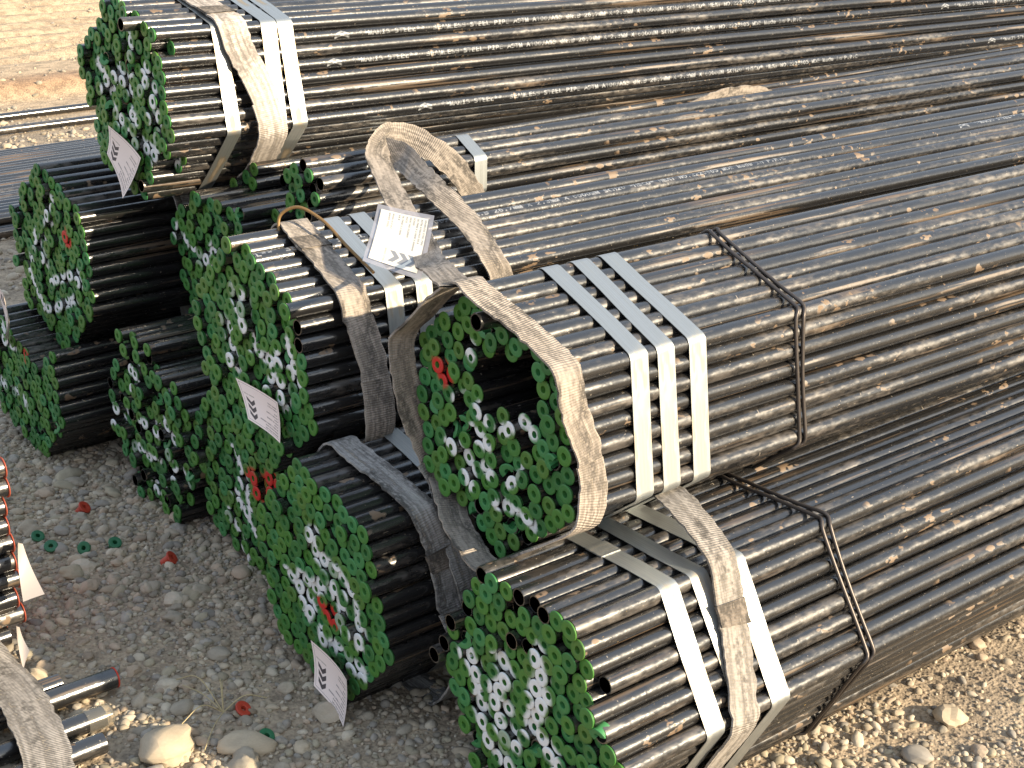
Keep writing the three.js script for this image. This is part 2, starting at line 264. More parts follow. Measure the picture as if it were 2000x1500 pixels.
  for (const [t, w, slant] of o.straps ?? []) { const m = mesh('steel_strap', strapGeo(rot, R, r, h, t, w, slant ?? 0), o.strapMat ?? steelMat, g); if (o.seal && o.seal[0] === t) { const [, k, q] = o.seal; const hp = hexPath(rot, R, r, 0.0019, 6, 1), a = hp[k * 7 + 6], b = hp[((k + 1) % 6) * 7]; const L = Math.hypot(b[0] - a[0], b[1] - a[1]); const sg = new THREE.BoxGeometry(0.034, 0.0022, w + 0.003); sg.rotateZ(Math.atan2(b[1] - a[1], b[0] - a[0])); sg.translate(lerp(a[0], b[0], q), lerp(a[1], b[1], q) + h, -(t + w / 2)); mesh('strap_seal', sg, steelMat, m); } }
  for (const [t, slant] of o.wires ?? []) for (const k of [0, 1]) mesh('wire_tie', wireGeo(rot, R, r, h, t + k * 0.013, (slant ?? 0) + k * 0.012, k * 2 + t), wireMat, g);
  g.updateMatrixWorld(true);
  return B;
}
function addSling(B, name, keys, width, mat, label, minY, seams) {
  const m = mesh(name, slingGeo(B, keys, width, minY), mat); m.position.copy(B.group.position); m.rotation.copy(B.group.rotation);
  for (const d of seams ?? []) mesh('sewn_seam', slingGeo(B, keys.map((k) => [...k]), width, minY, d), webSeam, m);
  return tag(m, label, 'lifting sling');
}

const F = makeBundle({ label: 'front bundle on the gravel, several top pipes open, white letters sprayed on green caps', pos: [0.427, 0.182, 0.046], rot: 30, yaw: 1.2, pitch: 0.5, dirt: 0.75, jit: 0.0013, tornP: 0.03, jz: 0.007,
  open: [[-0.091, 0.17, 0.004], [-0.006, 0.177], [0.015, 0.169], [0.039, 0.163, 0.006], [-0.021, 0.146], [-0.134, 0.102], [-0.174, 0.028, 0.012], [-0.194, 0.005, 0.02], [0.135, 0.094, -0.02], [-0.026, 0.098], [0.001, 0.096], [-0.15, 0.06]],
  shift: [[0.15, 0.07, 0.02], [0.16, 0.04, 0.012]],
  white: [[[-0.13, 0.028], [-0.109, 0.001], [-0.108, -0.027], [-0.101, -0.067], [-0.088, -0.091], [-0.049, -0.113], [-0.02, -0.14]], [[-0.056, 0.051], [-0.039, 0.029], [-0.064, 0], [-0.061, -0.024], [-0.044, -0.022]], [[0.031, 0.104], [0.041, 0.071], [0.021, 0.042], [0.049, 0.042], [0.024, 0.003], [0.007, -0.026], [0.034, -0.026], [0.073, -0.049], [0.08, -0.09]], [[-0.058, -0.045], [-0.043, -0.062], [-0.017, -0.063]]],
  straps: [[0.141, 0.033], [0.197, 0.033], [0.265, 0.036]], seal: [0.141, 0, 0.36], wires: [[0.458, 0.02]] });
const G = makeBundle({ label: 'bundle on the ground left of the front one, small red spot amid white scrawl', pos: [-0.046, 0.186, 0.074], rot: 16, yaw: 0.3, pitch: 0.3, dirt: 0.5, tornP: 0.004, jz: 0.005,
  white: [[[-0.014, 0.082], [-0.011, 0.053], [0.011, 0.045], [0.038, 0.042], [0.07, 0.043], [0.087, 0.02]], [[-0.093, -0.018], [-0.067, -0.026], [-0.049, -0.048], [-0.027, -0.052], [-0.04, -0.072]], [[-0.051, -0.004], [-0.023, -0.013], [0.006, -0.001]], [[0.04, 0.01], [0.054, -0.021], [0.063, -0.047]], [[0.104, 0.004], [0.107, -0.028], [0.115, -0.061]], [[0.037, -0.093], [0.064, -0.102], [0.085, -0.105], [0.112, -0.11]], [[-0.002, -0.09], [0.009, -0.096]]], red: [[[0.004, -0.033], [0.02, -0.041], [0.041, -0.05]]], redBrush: 0.0105, straps: [] });
const E = makeBundle({ label: 'middle bundle with three bright straps and a hollow broken centre among its green caps', pos: [0.229, 0.513, -0.051], rot: 7, yaw: 1.1, pitch: -0.5, dirt: 0.8, jit: 0.0014, tornP: 0.05, jz: 0.009,
  open: [[0.02, 0.155, 0.05], [0.071, 0.052, -0.01], [0.063, 0.086, -0.1], [0.083, 0.068, -0.06], [-0.023, 0.072, -0.4], [-0.002, 0.064, -0.45], [0.027, 0.081, -0.5], [0.074, 0.116, -0.02], [0.05, 0.075, -0.5], [0.10, 0.045, -0.3], [0.006, 0.023, -0.2], [-0.067, -0.005, -0.2], [-0.049, -0.048, -0.3], [-0.036, -0.03, -0.25], [0.068, -0.01, -0.05], [-0.057, 0.1, -0.05], [0.02, 0.045, -0.3], [0.045, 0.06, -0.4], [-0.01, 0.045, -0.3], [-0.04, -0.15, 0.002], [0.06, -0.15, -0.01]],
  shift: [[0.047, 0.04, 0.01]], adjust: (c) => { if (((c.u - 0.045) / 0.06) ** 2 + ((c.v - 0.068) / 0.037) ** 2 < 1) { const q = rnd(); c.open = q < 0.85; c.z = q < 0.62 ? -rr(0.3, 0.6) : -rr(0.02, 0.12); } },
  white: [[[-0.092, -0.056], [-0.072, -0.067], [-0.054, -0.084], [-0.041, -0.111]], [[-0.045, -0.024], [-0.01, -0.029], [0.002, -0.033]], [[-0.019, 0.021], [-0.008, 0.002]], [[0.023, -0.004], [0.044, 0.005], [0.064, 0.025], [0.092, 0.013]], [[-0.019, -0.075], [0.007, -0.074]], [[0.04, -0.079], [0.057, -0.065], [0.065, -0.054]], [[0.02, -0.118], [0.045, -0.114], [0.07, -0.116], [0.094, -0.124]], [[-0.036, 0.095], [-0.05, 0.105]], [[-0.08, 0.013], [-0.075, 0.02]]], brush: 0.008, red: [[[-0.124, 0.051], [-0.113, 0.04]]], redBrush: 0.014,
  straps: [[0.106, 0.032], [0.158, 0.032], [0.215, 0.033]], wires: [[0.436, 0.03]] });
const D = makeBundle({ label: 'upper bundle left of the middle one, frayed tan sling over it, white scrawl', pos: [-0.314, 0.479, 0.024], rot: 8.4, yaw: 0.5, pitch: -0.7, dirt: 0.45, jit: 0.0012, jz: 0.009, tornP: 0.015,
  open: [[0.163, 0.086, 0.004], [0.168, 0.056, 0.006]], shift: [[0.15, 0.12, 0.02], [-0.02, 0.2, 0.02], [0.13, -0.14, 0.02]], print: [[0.02, 0.184, 2]],
  white: [[[-0.056, 0.105], [-0.038, 0.086], [-0.017, 0.068], [0.003, 0.046], [0.006, 0.02]], [[-0.089, 0.043], [-0.073, 0.026], [-0.071, -0.004], [-0.057, -0.036]], [[-0.008, 0.105], [-0.008, 0.079]], [[0.033, 0.01], [0.065, 0.01], [0.094, 0.027], [0.125, 0.021]], [[0.051, -0.029], [0.079, -0.015], [0.105, -0.022], [0.103, -0.055]], [[0.123, 0.061], [0.138, -0.006]]], brush: 0.009,
  straps: [[0.157, 0.033], [0.214, 0.032]] });
const A = makeBundle({ label: 'topmost bundle at the back with white printed pipes and rusty pale straps', pos: [-1.008, 0.797, -0.118], rot: 14.7, yaw: 0, pitch: -1.3, dirt: 0.55, jit: 0.0013, jz: 0.009, tornP: 0.02,
  open: [[0.095, 0.145, 0.042], [0.078, -0.188, 0.015]], shift: [[-0.17, 0.07, 0.014], [0.16, 0.12, -0.03], [0.15, -0.12, -0.05], [0.13, -0.16, -0.05]],
  print: [[0.159, 0.098], [0.167, 0.065], [0.195, -0.043, 3]],
  white: [[[0.034, 0.115], [0.046, 0.092], [0.028, 0.074], [0.034, 0.05]], [[-0.125, 0.053], [-0.103, 0.044], [-0.07, 0.028], [-0.053, 0.016], [-0.08, 0.004]], [[-0.034, 0.053], [-0.018, 0.038], [0.012, 0.028], [0.022, 0.012]], [[0.091, 0.068], [0.109, 0.05], [0.084, 0.021]], [[0.133, 0.033], [0.142, 0.007], [0.115, -0.016]], [[-0.04, -0.027], [-0.015, -0.049]], [[0.023, -0.027], [0.051, -0.042]], [[0.023, -0.069], [0.046, -0.082], [0.075, -0.091], [0.111, -0.091], [0.105, -0.117]], [[0.145, -0.014], [0.124, -0.039], [0.126, -0.066]]], brush: 0.0105,
  straps: [[0.11, 0.03], [0.21, 0.034, 0.06], [0.258, 0.034]], strapMat: rustySteel });
const Bb = makeBundle({ label: 'upper bundle at the far left with a red patch, its side in deep shade', pos: [-1.24, 0.43, -0.03], rot: 8, yaw: -1.2, pitch: -0.4, dirt: 0.5, jit: 0.0011, jz: 0.008, tornP: 0.01,
  white: [[[0.02, 0.135], [0.008, 0.081]], [[-0.064, 0.048], [-0.066, 0.013]], [[-0.119, -0.023], [-0.104, -0.054], [-0.089, -0.086], [-0.054, -0.123]], [[-0.033, 0.039], [-0.036, -0.02]], [[0.007, -0.044], [0.063, -0.027], [0.118, -0.005], [0.134, -0.025]], [[-0.054, -0.123], [0.003, -0.109], [0.073, -0.077], [0.095, -0.067]]], brush: 0.0085, red: [[[0.084, 0.073], [0.091, 0.06]]], straps: [[0.32, 0.032]] });
const C = makeBundle({ label: 'bundle behind the slung upper one, its top pipes set back and partly open', pos: [-0.811, 0.465, -0.196], rot: 10, yaw: 0.3, dirt: 0.4, jit: 0.0018, jz: 0.012,
  adjust: (c) => { const q = c.v - 0.35 * Math.abs(c.u + 0.02); if (c.v > 0.15 && c.u > -0.1) { c.z = -rr(0.06, 0.12); if (c.u > -0.02) { c.z -= rr(0.03, 0.12); c.open = rnd() < 0.55; } } else if (c.u > 0.12 && c.v > 0.02) { c.z = -rr(0.05, 0.13); c.open = rnd() < 0.3; } },
  white: [[[-0.163, 0.059], [-0.134, 0.038]], [[-0.098, 0.027], [-0.055, 0.014], [-0.013, 0.055]]], straps: [[0.42, 0.032]] });
const H = makeBundle({ label: 'narrowly visible bundle on the ground with a dark red patch and thin white strokes', pos: [-0.484, 0.184, -0.045], rot: 17, yaw: 0.8, dirt: 0.4, jz: 0.008, tornP: 0.006,
  white: [[[-0.041, 0.046], [-0.026, 0.019], [-0.011, -0.013]], [[-0.042, -0.045], [-0.014, -0.068], [0.013, -0.096]], [[-0.072, -0.094], [-0.043, -0.118], [-0.024, -0.148], [-0.007, -0.167]], [[0, -0.022], [0.023, -0.109]]], brush: 0.007, red: [[[0.04, 0.005], [0.068, -0.005], [0.093, 0.02]]], redBrush: 0.022, straps: [[0.3, 0.032]] });
const Ib = makeBundle({ label: 'ragged bundle on the ground in deep shade, gaps between its dull green caps', pos: [-0.825, 0.178, -0.031], rot: 30, yaw: 0.5, dirt: 0.3, jit: 0.0022, jz: 0.016, openP: 0.1, tornP: 0.05,
  adjust: (c) => { if (rnd() < 0.1) { c.z = -rr(0.08, 0.3); c.open = true; } if (c.v > 0.12 && c.u > 0.02) c.z = -rr(0.1, 0.25); },
  white: [[[-0.181, -0.011], [-0.132, -0.005], [-0.084, 0.001]], [[-0.177, -0.037], [-0.157, -0.036]], [[-0.048, -0.005], [0.008, 0.004], [0.014, -0.012], [0.078, 0.004]], [[0.057, 0.037], [0.097, -0.032]], [[-0.099, -0.076], [-0.049, -0.059], [-0.014, -0.066], [0.032, -0.059]], [[-0.052, -0.124], [0.01, -0.134]], [[0.072, -0.081], [0.119, -0.055], [0.141, -0.078]], [[-0.097, 0.099], [-0.052, 0.095], [-0.051, 0.073]]], brush: 0.008, straps: [[0.35, 0.032]] });
const Jb = makeBundle({ label: 'bundle on the ground at the left edge, paper tag and red spot on its caps', pos: [-1.275, 0.182, 0.045], rot: 12, skip: (c) => [0, 1, 2, 3, 4, 5].every((k) => (c.u - 0.035) * Math.cos((8 + 60 * k) * D2R) + (c.v - 0.248) * Math.sin((8 + 60 * k) * D2R) < 0.192), dirt: 0.35, jit: 0.0014, jz: 0.008,
  white: [[[-0.108, 0.083], [-0.083, 0.044], [-0.047, 0.044]], [[-0.149, -0.036], [-0.139, -0.064], [-0.107, -0.06]], [[-0.079, -0.067], [-0.033, -0.054]], [[0.007, -0.057], [0.011, -0.087]]], brush: 0.008, red: [[[0.012, 0.045], [0.022, 0.04]]], redBrush: 0.01, straps: [[0.3, 0.032]] });
const Kb = makeBundle({ label: 'small bundle of dusty pipes lying on top behind the sling loop, one short steel strap', pos: [-0.58, 0.66, -0.25], rot: 0, n: 3, yaw: 0.3, pitch: -0.8, dirt: 1, jz: 0.012,
  open: [[0, 0.0544], [0.047, -0.027, 0.02], [0.047, 0.027], [0.0235, 0.0136], [0, -0.0544, -0.03], [0.0235, -0.0136]], straps: [[0.352, 0.03]] });

// ---------------------------------------------------------------- stack with orange caps at the left edge, facing the other way
{
  const g = new THREE.Group(); g.name = numbered('pipe_stack'); scene.add(g); tag(g, 'sunlit stack of pipes with orange end caps at the lower left edge', 'pipe stack');
  g.position.set(-0.56, 0, 0.4);
  const r = 0.0164, s = 0.0335, geos = []; for (let i = 0; i < 8; i++) { const q = pipeGeo(r, rnd(), 0.0008, true, 18, 6, 2.5); q.rotateY(Math.PI); geos.push(q); }
  const capG = paintGeo(capLathe(0.0178, 20), () => [0.36, 0.07, 0.035]); capG.rotateY(Math.PI); capG.scale(1.05, 1.05, 1);
  for (let row = 0; row < 10; row++) for (let c = 0; c < 6; c++) {
    const p = mesh('pipe', geos[(rnd() * 8) | 0], pipeMat[rnd() < 0.7 ? 'dusty' : 'clean'], g);
    p.position.set(0.065 - c * s - (row % 2) * 0.0035 + rr(-1, 1) * 0.0015, 0.018 + row * 0.0335, rr(-0.006, 0.006) + (row === 0 ? 0.02 : 0)); p.rotation.z = Math.floor(rnd() * 8) * 0.785;
    if (!(row === 0 && c === 0)) mesh('end_cap', capG, capMat, p);
  }
}
// loose pipes lying on the ground before it
{
  const g = new THREE.Group(); g.name = numbered('loose_pipes'); scene.add(g); tag(g, 'few pipes lying in the lower left corner under the grey sling', 'pipes');
  g.position.set(-0.2, 0, 0.42);
  const capR = paintGeo(capLathe(0.0174, 20), () => [0.60, 0.05, 0.025]); capR.rotateY(Math.PI);
  for (const [x, z, cap, y] of [[-0.254, 0.344, 1, 0.02], [-0.165, 0.405, 2, 0.018], [-0.098, 0.436, 0, 0.018], [-0.045, 0.52, 0, 0.018], [-0.32, 0.46, 0, 0.02], [-0.29, 0.42, 0, 0.022]]) {
    const q = pipeGeo(0.0166, rnd(), 0.0004, true, 20, 5, 1.6); q.rotateY(Math.PI); const p = mesh('pipe', q, pipeMat.clean, g); p.position.set(x + 0.2, y, z - 0.42); p.rotation.z = rr(0, 6);
    if (cap === 1) mesh('end_cap', capR, capMat, p);
    if (cap === 2) { const m = mesh('clear_cap', new THREE.LatheGeometry([[0.0001, 0.012], [0.016, 0.012], [0.0182, 0.009], [0.0182, -0.03]].map(([a, b]) => new THREE.Vector2(a, b)), 20), new THREE.MeshPhysicalMaterial({ color: 0xe8e4da, transmission: 0.92, roughness: 0.12, thickness: 0, side: THREE.DoubleSide }), p); m.rotation.x = -Math.PI / 2; }
  }
}
// thin spread of pipes far behind on the left
{
  const g = new THREE.Group(); g.name = numbered('pipe_spread'); scene.add(g); tag(g, 'flat spread of black pipes on the ground behind the far left bundles', 'pipes'); g.position.set(-3.6, 0, 0.3);
  const geos = []; for (let i = 0; i < 5; i++) geos.push(pipeGeo(0.017, rnd(), 0.004, true, 10, 8, 7));
  const put = (x, y, yaw) => { const p = mesh('pipe', geos[(rnd() * 5) | 0], pipeMat[rnd() < 0.35 ? 'dusty' : 'clean'], g); p.position.set(x + 3.6, y, 0); p.rotation.y = yaw; };
  for (let i = 0; i < 33; i++) put(-3.02 - i * 0.036 + rr(-0.001, 0.001), 0.02, rr(-0.0015, 0.0015));
  for (let i = 0; i < 22; i++) put(-3.08 - i * 0.041 + rr(-0.004, 0.004), 0.051, rr(-0.003, 0.003));
  put(-4.62, 0.02, 0.012); put(-4.95, 0.02, -0.01);
}

// ---------------------------------------------------------------- slings
addSling(E, 'lifting_sling', [[90, -0.05, 0.006], [75, -0.04, 0.006], [50, -0.03, 0.006], [25, -0.028, 0.007], [10, -0.012, 0.008], [-5, -0.004, 0.01], [-18, -0.01, 0.012], [-30, -0.03, 0.012], [-50, -0.05, 0.008], [-85, -0.055, 0.004], [-112, -0.04, 0.006], [-139, -0.005, 0.008], [-152, -0.014, 0.008], [-165, -0.03, 0.008], [180, -0.04, 0.008], [162, -0.044, 0.008], [150, -0.036, 0.008], [120, -0.045, 0.012]], 0.046, webTan, 'frayed tan sling looped round the end of the middle bundle');
{
  const P = [V3(0.204, 0.716, -0.01), V3(0.1, 0.705, -0.06), V3(-0.02, 0.68, -0.13), V3(-0.139, 0.672, -0.2), V3(-0.226, 0.668, -0.25), V3(-0.3, 0.685, -0.275), V3(-0.46, 0.71, -0.35), V3(-0.515, 0.73, -0.375), V3(-0.53, 0.752, -0.40), V3(-0.535, 0.757, -0.43), V3(-0.525, 0.747, -0.462), V3(-0.492, 0.722, -0.495), V3(-0.475, 0.68, -0.533), V3(-0.472, 0.63, -0.568), V3(-0.47, 0.58, -0.6)];
  const W = [V3(0.3, 0, -1), V3(0.5, 0.1, -0.8), V3(0.5, 0.3, -0.8), V3(0.55, 0.2, -0.8), V3(0.5, 0.1, -0.85), V3(0.5, -0.1, -0.85), V3(0.5, -0.2, -0.8), V3(0.6, -0.3, -0.7), V3(0.55, -0.7, -0.4), V3(0.27, -0.93, 0.15), V3(0.0, -0.9, 0.4), V3(-0.1, -0.78, 0.6), V3(-0.16, -0.7, 0.66), V3(-0.16, -0.65, 0.7), V3(-0.16, -0.6, 0.7)];
  const a = ribbon(P, 0.045, W, 110);
  const P2 = [V3(-0.525, 0.738, -0.395), V3(-0.48, 0.728, -0.405), V3(-0.42, 0.712, -0.395), V3(-0.327, 0.70, -0.37), V3(-0.262, 0.672, -0.37), V3(-0.195, 0.643, -0.362), V3(-0.135, 0.612, -0.35), V3(-0.122, 0.56, -0.365), V3(-0.12, 0.48, -0.37), V3(-0.1, 0.4, -0.37)];
  const W2 = [V3(0.3, 0.6, -0.5), V3(0.3, 0.7, -0.5), V3(0.2, 0.6, -0.8), V3(0.2, 0.3, -0.95), V3(0.2, 0.2, -1), V3(0.1, 0.1, -1), V3(0.1, 0, -1), V3(0, 0, -1), V3(0, 0, -1), V3(0, 0, -1)];
  const b = ribbon(P2, 0.046, W2, 80);
  tag(mesh('sling_loop', mergeGeometries([a, b]), webTan), 'tan ribbed sling loop standing up behind the white laminated tag', 'sling loop');
}
addSling(D, 'lifting_sling', [[120, 0.085, 0.008], [95, 0.074, 0.006], [61, 0.069, 0.006], [45, 0.064, 0.008], [32, 0.062, 0.012], [18, 0.068, 0.022], [3, 0.072, 0.032], [-12, 0.07, 0.038], [-28, 0.07, 0.036], [-45, 0.08, 0.026], [-60, 0.09, 0.012], [-120, 0.1, 0.006], [180, 0.09, 0.006]], 0.054, webTan, 'wide frayed sling round the bundle left of the middle one, top in sun', null, [84]);
addSling(G, 'lifting_sling', [[120, 0.06, 0.008], [99, 0.058, 0.008], [76, 0.066, 0.008], [56, 0.069, 0.008], [45, 0.07, 0.01], [34, 0.078, 0.012], [17, 0.084, 0.01], [0, 0.083, 0.012], [-25, 0.09, 0.05], [-50, 0.1, 0.06], [-75, 0.1, 0.03], [-110, 0.1, 0.004], [180, 0.08, 0.006]], 0.048, webDark, 'grey woven sling in shade round the bundle with the lower hanging tag', 0.004, [30]);
addSling(A, 'lifting_sling', [[120, 0.11, 0.006], [78, 0.116, 0.006], [36, 0.124, 0.01], [9, 0.155, 0.016], [-8, 0.165, 0.02], [-25, 0.172, 0.02], [-49, 0.185, 0.012], [-90, 0.16, 0.004], [180, 0.12, 0.006]], 0.062, webPale, 'pale ribbed sling slanting round the topmost bundle', null, [62]);
addSling(F, 'lifting_sling', [[140, 0.29, 0.006], [118, 0.285, 0.022], [104, 0.265, 0.045], [90, 0.245, 0.054], [76, 0.23, 0.045], [64, 0.221, 0.028], [51, 0.217, 0.014], [37, 0.213, 0.007], [16, 0.196, 0.006], [3, 0.18, 0.008], [-18, 0.172, 0.01], [-50, 0.18, 0.006], [-90, 0.2, 0.002], [180, 0.24, 0.004]], 0.05, webGrey, 'brown grey sling arching off the top of the front bundle', 0.003, [46]);
addSling(Bb, 'lifting_sling', [[120, 0.2, 0.006], [60, 0.2, 0.01], [30, 0.2, 0.02], [0, 0.21, 0.035], [-25, 0.22, 0.06], [-50, 0.2, 0.085], [-70, 0.19, 0.06], [-100, 0.2, 0.02], [180, 0.2, 0.006]], 0.05, webDark, 'slack grey sling hanging in the dark gap beside the far left upper bundle');
// sling tail between the middle and lower bundles, steel strap beside it
tag(mesh('sling_tail', ribbon([V3(0.066, 0.40, -0.06), V3(0.085, 0.36, -0.07), V3(0.115, 0.31, -0.062), V3(0.15, 0.25, -0.06), V3(0.175, 0.17, -0.07), V3(0.18, 0.1, -0.08)], 0.046, [V3(0, 0, -1), V3(0.1, 0, -1), V3(0.1, 0.1, -1), V3(0, 0.1, -1), V3(0, 0, -1), V3(0, 0, -1)], 40), webDark), 'grey sling tail hanging into the gap below the middle bundle', 'sling tail');
mesh('steel_strap', strapGeo(G.rot, G.R, G.r, G.h, 0.155, 0.034), steelMat, G.group);
// sling crossing the loose pipes in the lower left corner
tag(mesh('ground_sling', ribbon([V3(-0.60, 0.1, 0.53), V3(-0.465, 0.07, 0.505), V3(-0.361, 0.05, 0.497), V3(-0.275, 0.05, 0.497), V3(-0.184, 0.048, 0.509), V3(-0.108, 0.045, 0.523), V3(-0.03, 0.03, 0.547), V3(0.05, 0.01, 0.577)], 0.07, [V3(-0.25, 0.1, 1), V3(-0.3, 0.1, 1), V3(-0.25, 0.1, 1), V3(-0.2, 0, 1), V3(-0.2, 0, 1), V3(-0.2, 0, 1), V3(-0.2, 0, 1), V3(-0.2, 0, 1)], 70), webGrey), 'grey sling crossing the loose pipes in the lower left corner', 'lifting sling');

// ---------------------------------------------------------------- paper tags
function tagCanvas(warm) {
  const c = document.createElement('canvas'); c.width = 256; c.height = 320; const g = c.getContext('2d');
  g.fillStyle = warm ? '#e2dccf' : '#e6d6d0'; g.fillRect(0, 0, 256, 320);
  g.strokeStyle = '#5a5a60'; g.lineWidth = 2; g.strokeRect(14, 14, 228, 292);
  g.fillStyle = warm ? '#8a8a8c' : '#4b4446';
  for (let k = 0; k < 3; k++) { const x = 96 + k * 42; g.beginPath(); g.moveTo(x, 222); g.lineTo(x + 26, 222); g.lineTo(x + 52, 252); g.lineTo(x + 26, 284); g.lineTo(x, 284); g.lineTo(x + 26, 252); g.fill(); }
  g.save(); g.translate(74, 216); g.rotate(Math.PI / 2); g.font = 'bold 13px sans-serif'; g.fillStyle = '#8f8a80'; g.fillText('MANIS STEEL', 0, 0); g.restore();
  g.fillStyle = warm ? '#6f6b66' : '#4f494a'; g.font = 'bold 13px sans-serif';
  ['SEAMLESS STEEL PIPE', 'ASTM A106/A53 GR.B', '26.7MM X 2.3MM X 6000MM', 'SCH20', 'HEAT NO.2220805', 'HSCO', '26.7MM X 2.3MM', 'GR.B', 'Made in P.R.C', 'MANIS STEEL'].forEach((w, l) => { g.save(); g.translate(226 - l * 18 - (l > 7 ? 10 : 0), 24); g.rotate(Math.PI / 2); g.scale(Math.min(1, 186 / g.measureText(w).width), 1); g.fillText(w, 0, 0); g.restore(); });
  const t = new THREE.CanvasTexture(c); t.colorSpace = THREE.SRGBColorSpace; t.flipY = true; return t;
}
const tagWarm = new THREE.MeshPhysicalMaterial({ map: tagCanvas(true), roughness: 0.4, clearcoat: 0.5, clearcoatRoughness: 0.25, side: THREE.DoubleSide }), tagPink = new THREE.MeshStandardMaterial({ map: tagCanvas(false), roughness: 0.6, side: THREE.DoubleSide });
const blankTag = new THREE.MeshStandardMaterial({ color: new THREE.Color(0.40, 0.355, 0.33), roughness: 0.5, side: THREE.DoubleSide });
const filmMat = new THREE.MeshPhysicalMaterial({ color: 0xcfcdd4, roughness: 0.25, transmission: 0.6, thickness: 0, side: THREE.DoubleSide });
function sheetGeo(c, bulge, grow = 0, off = 0, M = 8) {         // c: corners of the canvas TL, TR, BR, BL
  const P = [], U = [], I = [], n = V3(0, 0, 0).crossVectors(c[1].clone().sub(c[0]), c[3].clone().sub(c[0])).normalize();
  for (let j = 0; j <= M; j++) for (let i = 0; i <= M; i++) { const u = lerp(-grow, 1 + grow, i / M), v = lerp(-grow, 1 + grow, j / M); const a = c[0].clone().lerp(c[1], u), b = c[3].clone().lerp(c[2], u); const p = a.lerp(b, v).addScaledVector(n, bulge * (Math.sin(clamp(u) * 3.1) * 0.6 + Math.sin(clamp(v) * 3.1 + 0.4)) + off); P.push(p.x, p.y, p.z); U.push(u, 1 - v); }
  for (let j = 0; j < M; j++) for (let i = 0; i < M; i++) { const a = j * (M + 1) + i; I.push(a, a + M + 1, a + 1, a + 1, a + M + 1, a + M + 2); }
  const g = new THREE.BufferGeometry(); g.setAttribute('position', new THREE.Float32BufferAttribute(P, 3)); g.setAttribute('uv', new THREE.Float32BufferAttribute(U, 2)); g.setIndex(I); g.computeVertexNormals(); return g;
}
const inB = (B, u, v, z) => B.group.localToWorld(V3(u, v + B.h, z));
function bundleTag(B, q, zs, bulge, label) { const c = q.map(([u, v], i) => inB(B, u, v, zs[i])); return tag(mesh('paper_tag', sheetGeo(c, bulge), tagPink), label, 'paper tag'); }
bundleTag(A, [[0.101, -0.102], [0.018, -0.197], [-0.058, -0.121], [-0.056, -0.064]], [0.03, 0.035, 0.022, 0.016], 0.006, 'curled paper tag on the caps of the topmost bundle');
bundleTag(D, [[0.109, -0.043], [0.125, -0.107], [0.029, -0.095], [-0.025, -0.04]], [0.022, 0.03, 0.03, 0.02], 0.004, 'pinkish paper tag on the end of the bundle left of the middle one');
bundleTag(G, [[0.111, -0.11], [0.112, -0.19], [0.029, -0.157], [0.011, -0.086]], [0.034, 0.045, 0.04, 0.03], 0.006, 'paper tag hanging low on the end of the bundle above the pebbles');
bundleTag(Jb, [[0.029, 0.098], [-0.047, 0.054], [-0.05, 0.19], [0.016, 0.175]], [0.05, 0.02, 0.02, 0.03], 0.008, 'bent paper tag at the left edge on the lower bundle with the red spot');
{ const c = [V3(-0.192, 0.731, -0.156), V3(-0.101, 0.724, -0.195), V3(-0.041, 0.65, -0.125), V3(-0.135, 0.665, -0.087)];
  const t = tag(mesh('laminated_tag', sheetGeo(c, 0.003, -0.05, -0.0012), tagWarm), 'white laminated tag with three grey chevrons lying sunlit at the centre', 'tag'); mesh('laminate', sheetGeo(c, 0.003, 0.03, 0), filmMat, t); }
tag(mesh('paper_tag', sheetGeo([V3(-0.448, 0.205, 0.401), V3(-0.46, 0.194, 0.389), V3(-0.398, 0.126, 0.388), V3(-0.417, 0.114, 0.418)], 0.003), blankTag), 'pale curved tag sticking out from the orange capped stack, the upper of two', 'paper tag');
tag(mesh('paper_tag', sheetGeo([V3(-0.427, 0.07, 0.429), V3(-0.441, 0.057, 0.419), V3(-0.387, 0.04, 0.428), V3(-0.368, 0.02, 0.449)], 0.002), blankTag), 'cream tag corner below the orange capped stack beside the grey sling', 'paper tag');
{ const w = new THREE.CatmullRomCurve3([V3(-0.33, 0.66, -0.05), V3(-0.34, 0.70, -0.06), V3(-0.32, 0.715, -0.08), V3(-0.28, 0.70, -0.10), V3(-0.22, 0.665, -0.11), V3(-0.16, 0.632, -0.12)], false, 'centripetal'); tag(mesh('wire_loop', new THREE.TubeGeometry(w, 60, 0.0028, 8), new THREE.MeshStandardMaterial({ color: new THREE.Color(0.22, 0.13, 0.05), roughness: 0.5, metalness: 0.4 })), 'brown bent wire springing over the strap beside the frayed sling', 'wire'); }
tag(mesh('sling_end', ribbon([V3(-0.63, 0.65, -1.24), V3(-0.62, 0.678, -1.32), V3(-0.615, 0.696, -1.43), V3(-0.62, 0.682, -1.54), V3(-0.635, 0.65, -1.62)], 0.058, [V3(0.25, 1, 0), V3(0.2, 1, 0), V3(0.2, 1, 0), V3(0.2, 1, 0), V3(0.25, 1, 0)], 30), webTan), 'orange tan sling end bulging up between the two rear bundles', 'sling end');

